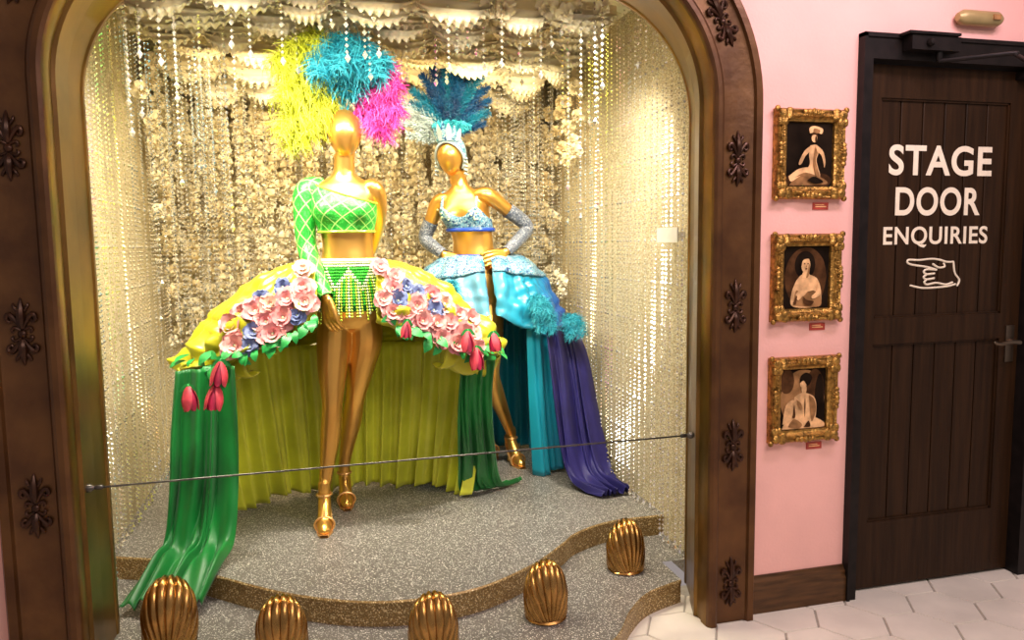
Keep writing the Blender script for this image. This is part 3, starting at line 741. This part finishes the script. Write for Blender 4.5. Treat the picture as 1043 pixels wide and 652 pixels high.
# ---- figure 2
e2 = empty('mannequin', (.9, 4.3, .2))
f2 = Fig((.905, 4.29, .2), -28, [(0, 0), (1.05, 0.), (1.3, -.02), (1.55, -.075), (1.72, -.105)])
mb = MB(); ms = MB(); torso(mb, f2)
nt2 = f2.M @ V((f2.cx(1.72), 0, 1.66))
hc2 = V((.768, 4.30, 2.005))
head(mb, hc2, -30, 0)
mb.tube([nt2, nt2.lerp(hc2, .35), hc2 + V((0, .01, -.06))], [.046, .043, .044], 16)
G2 = [(.905, 4.265, 1.775), (.965, 4.235, 1.775), (1.06, 4.25, 1.71), (1.205, 4.29, 1.605), (1.13, 4.22, 1.52), (1.045, 4.17, 1.455)]
G2r = [.042, .047, .040, .034, .031, .023]
mb.tube(G2, G2r, 16, n=30); hand(mb, (1.04, 4.168, 1.45), (-1, -.35, -.25), (-.2, .9, -.2), .35, -1)
G3 = [(.76, 4.34, 1.755), (.705, 4.365, 1.745), (.665, 4.39, 1.65), (.628, 4.41, 1.545), (.665, 4.34, 1.49), (.715, 4.27, 1.445)]
mb.tube(G3, G2r, 16, n=30); hand(mb, (.718, 4.265, 1.44), (.7, -.5, -.4), (.3, .8, -.3), .35, 1)
mb.tube([(.96, 4.27, 1.20), (.965, 4.24, 1.08), (.945, 4.15, .93), (.925, 4.06, .79), (.965, 4.12, .66), (1.04, 4.22, .50), (1.095, 4.30, .385)], [.078, .082, .068, .048, .049, .036, .027], 18, n=36)
mb.tube([(.85, 4.33, 1.20), (.85, 4.35, 1.08), (.89, 4.37, .93), (.92, 4.39, .79), (.945, 4.44, .66), (.985, 4.51, .50), (1.01, 4.545, .385)], [.078, .082, .068, .048, .049, .036, .027], 18, n=36)
foot(mb, ms, (1.10, 4.305, .355), (1.125, 4.145, .2)); foot(mb, ms, (1.01, 4.55, .355), (1.02, 4.39, .2))
finish_body(mb, e2); ms.obj('heeled_shoes', m_shoe, e2)
mb = MB()
def bt(u, v):
    t = 2*pi*u; zt = 1.445 + .065*sum(math.exp(-(((t - c + pi) % (2*pi) - pi)/.42)**2) for c in (-pi/2 - .66, -pi/2 + .66))
    return f2.pt(lerp(1.385, zt, v), t, .009)
mb.grid(bt, 72, 12, 0)
mb.tube([f2.pt(1.385, 2*pi*k/48, .012) for k in range(49)], [.011]*49, 8, 1, cap=False)
for sg in (-1, 1):
    c = -pi/2 + sg*.66
    mb.tube([f2.pt(1.50, c, .012), f2.pt(1.56, -pi/2 + sg*.7, .008), f2.pt(1.60, -pi/2 + sg*1.2, .008), f2.pt(1.605, pi/2 - sg*.9, .008)], [.009, .008, .008, .006], 8, 0, n=14)
    for k in range(9):
        mb.octa(f2.pt(1.44 + .06*R.random(), c + R.uniform(-.3, .3), .016), .007, .007, 2)
mb.obj('bikini_top', [m_silv, m_band, m_fr2], e2)
mb = MB()
def sub(path, rad, a, b, add):
    q = catmull([tuple(p) + (r,) for p, r in zip(path, rad)], 41)[a:b]
    mb.tube([x[:3] for x in q], [x[3] + add for x in q], 18, cap=False)
sub(G2, G2r, 17, 40, .006); sub(G3, G2r, 17, 40, .006)
mb.obj('evening_gloves', m_glove, e2)
C2 = V((.93, 4.30, 0))
b2 = bell(C2, .52, .28, .38, 1.44, .94, .18, gap=.02, famp=1.3, scal=.6, drape=.7)
mb = MB()
for sd in (-1, 1): mb.grid(lambda u, v: b2(sd, u, lerp(.33, 1, v)), 100, 36, 1)
for sd in (-1, 1): mb.grid(lambda u, v: b2(sd, u, lerp(0, .36, v), .014), 60, 14, 0)
mb.tube([f2.pt(1.235, 2*pi*k/48, .035) for k in range(49)], [.012]*49, 8, 2, cap=False)
o = mb.obj('panier_overskirt', [m_silv, m_blue, m_band], e2, angle=None); o.modifiers.new('s', 'SOLIDIFY').thickness = .006
mb = MB(); curtain(C2, -1.12, .25, .49, .27, 1.04, .54, .36, .203, 30, .024, 2.1, mb, 0, 200)
curtain(C2, .25, pi + .3, .46, .34, 1.04, .46, .40, .203, 26, .020, .4, mb, 0, 240)
o = mb.obj('teal_underskirt', m_teal, e2, angle=None); o.modifiers.new('s', 'SOLIDIFY').thickness = .002
mb = MB()
strip(mb, [(1.21, 3.95, 1.06), (1.21, 3.88, .85), (1.22, 3.81, .55), (1.25, 3.74, .27), (1.30, 3.64, .215), (1.37, 3.52, .21)],
      [(1.44, 4.12, 1.02), (1.49, 4.06, .85), (1.515, 3.96, .55), (1.53, 3.82, .27), (1.535, 3.70, .215), (1.53, 3.54, .21)], 3.6, .026, (-.4, -.9, 0), .3)
o = mb.obj('indigo_train', m_pur, e2, angle=None); o.modifiers.new('s', 'SOLIDIFY').thickness = .002
# plume puffs on the skirt
mb = MB()
for c, k in (((1.15, 3.97, 1.17), 4), ((1.20, 3.97, 1.10), 4), ((1.36, 4.00, 1.06), 4), ((.72, 4.0, 1.26), 3)):
    for j in range(k):
        a = R.uniform(-1.2, 1.2); c_ = V(c); plume(mb, c_ + V((0, .04, .02)), c_ + V((.05*math.sin(a), -.04, .08)), c_ + V((.08*math.sin(a), -.08, -.04 - .04*math.cos(a))), .042, 80, 0, .0030, .6, curl=.4)
mb.obj('ostrich_trim', m_ft, e2, angle=None, weld=False)
# headdress 2
mb = MB(); rotc = Matrix.Rotation(math.radians(-30), 3, 'Z')
def cap(u, v):
    a = 2*pi*u; front = max(0, -math.sin(a)); b = lerp(0, lerp(2.25, 1.02, front**.6), v)
    p = V((math.sin(b)*math.cos(a)*.086, math.sin(b)*math.sin(a)*.102 + .004, math.cos(b)*.122)); return hc2 + rotc @ p
mb.grid(cap, 48, 16, 0)
rim = [V(cap(k/48, 1)) for k in range(49)]
mb.tube(rim, [.007]*49, 8, 1, cap=False)
for k in range(7):       # pointed crown leaves over the brow
    a = (-pi/2) + (k - 3)*.30; p = hc2 + rotc @ V((.088*math.cos(a)*.9, .104*math.sin(a)*.95, .07)); o_ = rotc @ V((math.cos(a), math.sin(a), 0)); L = .10 - .012*abs(k - 3); sd = V((-o_.y, o_.x, 0))
    mb.grid(lambda u, v: p + V((0, 0, L*v)) + o_*.03*v + sd*(u-.5)*.035*math.sin(pi*(.2+.75*v)), 4, 6, 0 if k % 2 else 1)
for k in range(30):     # crystal drops hanging beside the face
    sg = -1 if k < 15 else 1; kk = k % 15; q = hc2 + rotc @ V((sg*.088, -.02 + .02*(kk % 3), -.02 - .018*(kk//3)*1.2)); mb.octa(q, .006, .009, 1)
hb2 = hc2 + V((.01, .04, .09))
for dx, dz, w, m_ in [(-.25, .17, .036, 1), (-.26, .09, .036, 1), (-.23, .02, .038, 1), (-.20, .26, .036, 3), (-.15, .33, .036, 2), (-.09, .37, .036, 2), (-.03, .39, .036, 3), (.03, .40, .038, 2), (.08, .40, .036, 2),
                      (.13, .37, .036, 2), (.17, .34, .036, 3), (.21, .29, .036, 2), (.22, .22, .036, 2), (.20, .15, .036, 3), (-.21, .19, .036, 3), (-.16, .02, .03, 1), (.18, .09, .03, 2), (-.05, .28, .036, 3), (.05, .28, .036, 2), (.11, .28, .036, 3), (-.11, .25, .036, 2), (-.24, .13, .03, 1)]:
    t_ = hb2 + V((dx*1.06, R.uniform(-.03, .04), dz*1.06)); md_ = hb2 + V((dx*.30, .0, dz*.72))
    plume(mb, hb2, md_, t_, w*1.15, 190, m_, .0038, .08, 4, .2, curl=.06, fwd=.8)
for k in range(6):
    a = -1.2 + k*.45; t_ = hb2 + V((math.sin(a)*.12, -.05, .06 + .04*math.cos(a))); plume(mb, hb2 + V((0, -.03, -.02)), hb2 + V((math.sin(a)*.06, -.05, .09)), t_, .03, 60, 4, .003)
mb.obj('feather_headdress', [m_silv, m_fw, m_fb, m_fb2, m_ft], e2, angle=None, weld=False)

# ------------------------------------------------------------------ framed pictures
def pic(zc, art):
    x0, x1, h = 1.722, 2.030, .172; z0, z1 = zc - h, zc + h; e = empty('framed_photograph', ((x0+x1)/2, WY, zc)); mb = MB()
    P = [(0, WY), (0, WY - .022), (.006, WY - .030), (.014, WY - .026), (.020, WY - .034), (.030, WY - .036), (.037, WY - .026), (.042, WY - .022), (.048, WY - .020), (.050, WY - .008)]
    n = len(P); vs = []
    for d, y in P: vs += [(x0+d, y, z0+d), (x1-d, y, z0+d), (x1-d, y, z1-d), (x0+d, y, z1-d)]
    mb.add(vs, [(k*4+i, k*4+(i+1) % 4, (k+1)*4+(i+1) % 4, (k+1)*4+i) for k in range(n-1) for i in range(4)])
    for (cx, cz) in ((x0, z0), (x1, z0), (x1, z1), (x0, z1)):
        sx = 1 if cx == x0 else -1; sz = 1 if cz == z0 else -1
        mb.ell((cx + sx*.022, WY - .034, cz + sz*.022), (.020, .012, .020), 12, 8)
        for a in (-.6, 0, .6):
            for t in ((1, 0), (0, 1)):
                mb.ell((cx + sx*(.022 + t[0]*.028 + t[1]*a*.02), WY - .034, cz + sz*(.022 + t[1]*.028 + t[0]*a*.02)), (.012 + .006*t[0], .008, .012 + .006*t[1]), 8, 6)
        mb.ell((cx + sx*.002, WY - .026, cz + sz*.002), (.012, .010, .012), 8, 6)
    for cx, cz, hz in (((x0+x1)/2, z0 + .014, 1), ((x0+x1)/2, z1 - .014, 1), (x0 + .014, zc, 0), (x1 - .014, zc, 0)):
        for k in (-2, -1, 0, 1, 2):
            mb.ell((cx + (k*.018 if hz else 0), WY - .034 - .002*(2-abs(k)), cz + (0 if hz else k*.018)), (.011, .009, .015 - .002*abs(k)), 8, 6)
    L = 26
    for k in range(L):
        for (ax, az) in ((lerp(x0+.04, x1-.04, k/(L-1)), z0+.026), (lerp(x0+.04, x1-.04, k/(L-1)), z1-.026), (x0+.026, lerp(z0+.04, z1-.04, k/(L-1))), (x1-.026, lerp(z0+.04, z1-.04, k/(L-1)))):
            mb.ell((ax, WY - .036, az), (.0048, .004, .0048), 6, 4)
    mb.obj('gilt_frame', m_pframe, e)
    mb = MB(); yb = WY - .010
    mb.add([(x0+.048, yb, z0+.048), (x1-.048, yb, z0+.048), (x1-.048, yb, z1-.048), (x0+.048, yb, z1-.048)], [(0, 1, 2, 3)], 0)
    W = x1 - x0 - .096; H = 2*h - .096
    for lay, (m_, pts) in enumerate(art):
        q = catmull(pts + [pts[0]], 6*len(pts) + 1)[:-1]
        mb.add([(x0 + .048 + W*min(.985, max(.015, a)), yb - .0005*(lay + 1), z0 + .048 + H*min(.985, max(.015, b))) for a, b in q], [tuple(range(len(q)))], m_)
    mb.obj('photo_print', [m_pbg, m_ps1, m_ps2, m_ps3], e, smooth=False)
    mb = MB(); mb.box(1.905, 1.975, WY - .004, WY, z0 - .040, z0 - .012); mb.box(1.915, 1.965, WY - .0045, WY - .004, z0 - .030, z0 - .026, 1); mb.box(1.915, 1.955, WY - .0045, WY - .004, z0 - .022, z0 - .019, 1)
    mb.obj('name_plate', [m_lblred, m_ps1], e, smooth=False)
def el(cx, cy, rx, ry, a=0, n=10): return [(cx + rx*math.cos(t)*math.cos(a) - ry*math.sin(t)*math.sin(a), cy + rx*math.cos(t)*math.sin(a) + ry*math.sin(t)*math.cos(a)) for t in [2*pi*k/n for k in range(n)]]
# light = 1, mid = 2, shade = 3, black = 0
art1 = [(3, el(.5, .1, .5, .14)), (2, [(.10, .02), (.3, .22), (.62, .20), (.9, .05)]),
        (1, [(.52, .64), (.66, .65), (.70, .54), (.66, .42), (.70, .30), (.74, .16), (.55, .12), (.44, .22), (.52, .36), (.50, .5)]),
        (1, [(.08, .16), (.30, .28), (.56, .30), (.72, .22), (.60, .12), (.38, .18), (.14, .08)]), (2, [(.20, .14), (.42, .22), (.66, .17), (.56, .12), (.36, .17)]),
        (1, el(.60, .755, .06, .065)), (3, [(.53, .76), (.55, .84), (.64, .85), (.67, .76), (.63, .80), (.57, .80)]), (3, el(.63, .74, .02, .05)),
        (1, [(.64, .65), (.78, .56), (.84, .40), (.82, .30), (.79, .40), (.74, .50), (.62, .57)]),
        (1, [(.53, .64), (.40, .56), (.30, .42), (.28, .34), (.34, .36), (.42, .48), (.54, .57)]), (1, [(.50, .82), (.48, .90), (.58, .94), (.76, .90), (.74, .82), (.62, .85)]), (2, [(.56, .84), (.58, .90), (.70, .88), (.68, .83)]),
        (2, [(.62, .62), (.66, .52), (.63, .42), (.67, .28), (.72, .17), (.66, .15), (.60, .30), (.59, .44)]), (0, [(.46, .10), (.60, .16), (.80, .08), (.62, .05)])]
art2 = [(3, el(.5, .5, .45, .48)), (0, el(.48, .70, .22, .22)), (1, [(.30, .46), (.42, .55), (.60, .54), (.76, .46), (.84, .24), (.78, .04), (.24, .04), (.20, .25)]), (2, [(.24, .06), (.30, .30), (.44, .20), (.60, .30), (.80, .22), (.80, .03)]),
        (1, el(.49, .70, .095, .13)), (1, [(.44, .60), (.54, .60), (.57, .50), (.41, .50)]), (2, [(.53, .60), (.56, .72), (.57, .64), (.55, .52), (.50, .50)]),
        (0, [(.36, .66), (.36, .80), (.44, .89), (.56, .89), (.64, .76), (.60, .66), (.58, .78), (.50, .80), (.42, .77), (.39, .68)]),
        (1, [(.28, .24), (.44, .34), (.62, .36), (.66, .30), (.50, .26), (.34, .14)]), (1, [(.74, .42), (.82, .24), (.66, .16), (.62, .20), (.72, .28)]), (3, el(.455, .72, .016, .010)), (3, el(.525, .72, .016, .010)), (3, el(.49, .64, .026, .010)), (2, el(.49, .675, .010, .02)),
        (3, [(.44, .20), (.52, .14), (.66, .12), (.60, .06), (.46, .08)]), (3, [(.22, .10), (.30, .22), (.28, .08)])]
art3 = [(2, el(.5, .5, .48, .48)), (3, el(.75, .6, .22, .38)), (3, el(.15, .8, .16, .2)), (0, el(.86, .5, .10, .4)),
        (1, [(.32, .54), (.46, .60), (.62, .58), (.76, .50), (.80, .30), (.72, .10), (.36, .10), (.28, .30)]), (1, el(.52, .66, .055, .09)), (1, el(.50, .755, .075, .075)),
        (1, [(.05, .02), (.20, .22), (.44, .13), (.78, .18), (.97, .02)]), (0, [(.42, .76), (.44, .88), (.56, .93), (.68, .86), (.64, .75), (.58, .72), (.50, .80)]), (3, [(.54, .54), (.555, .40), (.545, .20), (.53, .40)]),
        (2, [(.62, .56), (.74, .48), (.78, .30), (.70, .12), (.66, .30), (.64, .45)]), (1, [(.06, .10), (.12, .40), (.28, .50), (.30, .38), (.24, .18)]), (2, [(.18, .06), (.30, .18), (.48, .09), (.40, .02)]), (3, [(.52, .04), (.62, .14), (.66, .04)]), (3, [(.27, .20), (.30, .42), (.33, .22)]), (2, [(.34, .50), (.44, .44), (.48, .34), (.40, .38)])]
pic(1.833, art1); pic(1.355, art2); pic(.868, art3)

# ------------------------------------------------------------------ stage door
ed = empty('door_1', (2.56, WY, 0)); mb = MB(); LX0, LX1, LT = 2.145, 2.985, 2.20; fy = WY + .03; py = fy + .014
PX0, PX1 = 2.235, 2.885
def frect(x0, x1, z0, z1): mb.box(x0, x1, fy, fy + .045, z0, z1)
frect(LX0, PX0, .012, LT); frect(PX1, LX1, .012, LT); frect(PX0, PX1, 2.07, LT); frect(PX0, PX1, 1.065, 1.175); frect(PX0, PX1, .012, .30)
npk = 6
for z0, z1 in ((.30, 1.065), (1.175, 2.07)):
    for k in range(npk):
        a = lerp(PX0, PX1, k/npk); b = lerp(PX0, PX1, (k+1)/npk); c = .003
        vs = [(a + c, py + .012, z0), (a + c, py + .002, z0), (a + c + .003, py, z0), (b - c - .003, py, z0), (b - c, py + .002, z0), (b - c, py + .012, z0)]; vs += [(x, y, z1) for x, y, z in vs]
        mb.add(vs, [(i, i+1, i+7, i+6) for i in range(5)])
        mb.add([(a - c, py + .0115, z0), (a + c, py + .0115, z0), (a + c, py + .0115, z1), (a - c, py + .0115, z1)], [(0, 1, 2, 3)], 1)
    for (xa, xb, za, zb) in ((PX0, PX0 + .008, z0, z1), (PX1 - .008, PX1, z0, z1), (PX0, PX1, z0, z0 + .008), (PX0, PX1, z1 - .008, z1)):
        mb.box(xa, xb, fy + .006, py + .01, za, zb)
leaf = mb.obj('leaf', [m_door, m_groove], ed, smooth=False)
mb = MB()
mb.box(DL, LX0 - .004, WY - .03, WY + .11, 0, DT); mb.box(LX1 + .004, DR, WY - .03, WY + .11, 0, DT); mb.box(LX0 - .004, LX1 + .004, WY - .03, WY + .11, LT + .006, DT)
mb.box(DL - .006, DL + .008, WY - .038, WY, 0, DT + .006); mb.box(DL - .006, DR + .006, WY - .038, WY, DT - .008, DT + .008)
mb.box(LX0 - .004, LX1 + .004, fy + .05, fy + .06, 0, LT)
mb.obj('door_frame', m_black, ed, smooth=False)
mb = MB()   # closer
mb.box(2.27, 2.50, WY - .085, WY - .038, 2.235, 2.29); mb.box(2.25, 2.49, WY - .095, WY - .035, 2.292, 2.302)
mb.tube([(2.42, WY - .06, 2.235), (2.42, WY - .06, 2.205)], [.014, .012], 12)
mb.tube([(2.42, WY - .06, 2.20), (2.58, WY - .24, 2.195), (2.60, WY - .25, 2.195)], [.009, .008, .008], 8)
mb.tube([(2.59, WY - .25, 2.19), (2.94, WY - .02, 2.215)], [.008, .008], 8); mb.box(2.90, 2.98, WY - .03, fy, 2.165, 2.195)
mb.tube([(2.35, WY - .09, 2.262), (2.35, WY - .10, 2.262)], [.016, .014], 12)
mb.obj('door_closer', m_black, ed, angle=35)
mb = MB()   # lever handle
hx, hz = 2.935, 1.05
mb.box(hx - .022, hx + .022, fy - .008, fy, hz - .09, hz + .07)
mb.tube([(hx, fy - .008, hz), (hx, fy - .050, hz)], [.012, .011], 12); mb.tube([(hx + .005, fy - .052, hz), (hx - .05, fy - .056, hz + .004), (hx - .10, fy - .052, hz - .004), (hx - .125, fy - .048, hz + .006)], [.011, .009, .008, .006], 10, n=14)
mb.obj('lever_handle', mat('handle_bronze', (.18, .13, .09), .28, .9), ed, angle=35)
def text(s_, cx, w, z0, h, ext=.001, bold=.02):
    cu = bpy.data.curves.new('sign_' + s_.lower(), 'FONT'); cu.body = s_; cu.align_x = 'CENTER'; cu.extrude = .01; cu.offset = bold; cu.space_character = 1.08
    o = bpy.data.objects.new('lettering_' + s_.lower(), cu); sc.collection.objects.link(o); cu.materials.append(m_cream)
    bpy.context.view_layer.update()
    bb = [V(c) for c in o.bound_box]; x0 = min(c.x for c in bb); x1 = max(c.x for c in bb); y0 = min(c.y for c in bb); y1 = max(c.y for c in bb)
    sx = w/(x1 - x0); sy = h/(y1 - y0)
    me = bpy.data.meshes.new_from_object(o); bpy.data.objects.remove(o)
    me.transform(Matrix.Translation((cx - sx*(x0+x1)/2, py - .0012, z0 - sy*y0)) @ Matrix.Rotation(pi/2, 4, 'X') @ Matrix.Diagonal((sx, sy, .05, 1)))
    o = bpy.data.objects.new('lettering_' + s_.lower(), me); sc.collection.objects.link(o); o.parent = ed; o.matrix_parent_inverse = Matrix.Translation(-ed.location)
text('STAGE', 2.552, .52, 1.763, .125, bold=.024); text('DOOR', 2.545, .43, 1.598, .118, bold=.024); text('ENQUIRIES', 2.542, .53, 1.465, .088, bold=.018)
mb = MB()
def ink(pts, w=.0045, n=None):
    q = catmull(pts, n or len(pts)*5); mb.tube([(2.40 + x, py - .001, 1.295 + z) for x, z in q], [w]*len(q), 6)
ink([(.15, .075), (.10, .088), (.03, .098), (.005, .105), (.0, .115), (.012, .120), (.06, .118), (.12, .122), (.16, .118), (.20, .108), (.235, .108)])
ink([(.15, .075), (.10, .078), (.085, .068), (.10, .058), (.14, .060)]); ink([(.10, .056), (.085, .046), (.10, .036), (.14, .040)]); ink([(.10, .034), (.09, .024), (.105, .014), (.15, .020), (.20, .012), (.235, .02)])
ink([(.02, .012), (.08, .0), (.15, .0), (.21, .004), (.25, .012)]); ink([(.235, .108), (.245, .06), (.27, .03), (.26, .005)]); ink([(.13, .10), (.16, .085), (.19, .088), (.185, .102)])
mb.obj('pointing_hand_emblem', m_cream, ed)
mb = MB()   # small lamp box over the door
ex = -.045; ez = 2.385
mb.tube([(2.585 + ex, WY - .030, ez), (2.60 + ex, WY - .030, ez), (2.765 + ex, WY - .030, ez), (2.78 + ex, WY - .030, ez)], [.022, .030, .030, .022], 16)
mb.box(2.60 + ex, 2.765 + ex, WY - .035, WY + .001, ez - .02, ez + .025); mb.box(2.72 + ex, 2.755 + ex, WY - .066, WY - .055, ez - .01, ez + .01, 1)
mb.obj('emergency_light', [m_beige, m_ps2], angle=35)

# ------------------------------------------------------------------ lights
def area(name, loc, tgt, sx, sy, e, col, spread=180):
    l = bpy.data.lights.new(name, 'AREA'); l.shape = 'RECTANGLE'; l.size = sx; l.size_y = sy; l.energy = e; l.color = col; l.spread = math.radians(spread)
    o = bpy.data.objects.new(name, l); sc.collection.objects.link(o); o.location = loc
    o.rotation_euler = (V(tgt) - V(loc)).to_track_quat('-Z', 'Y').to_euler(); return o
area('niche_light_front', (.35, 3.05, 2.48), (.35, 4.1, .9), 1.7, .10, 38, (1, .90, .70), 120)
area('niche_light_left', (-.55, 3.10, 2.46), (-.1, 4.0, .9), .14, .10, 18, (1, .92, .76), 110)
area('niche_light_right', (1.25, 3.10, 2.46), (.9, 4.1, .9), .14, .10, 18, (1, .92, .76), 110)
area('niche_light_back', (.35, 4.0, 2.40), (.35, 5.0, 1.55), 1.9, .12, 24, (1, .80, .46), 140)
area('room_light', (1.2, .5, 2.95), (1.2, 1.2, 0), 2.4, 1.6, 92, (1, .88, .82))
area('wall_washer', (2.1, 1.6, 2.95), (2.1, 2.62, 1.2), 1.2, .3, 26, (1, .80, .92))
w = bpy.data.worlds.new('world'); sc.world = w; w.use_nodes = True
w.node_tree.nodes['Background'].inputs[0].default_value = (.9, .77, .74, 1); w.node_tree.nodes['Background'].inputs[1].default_value = .35
sc.view_settings.view_transform = 'Standard'
sc.view_settings.exposure = 0
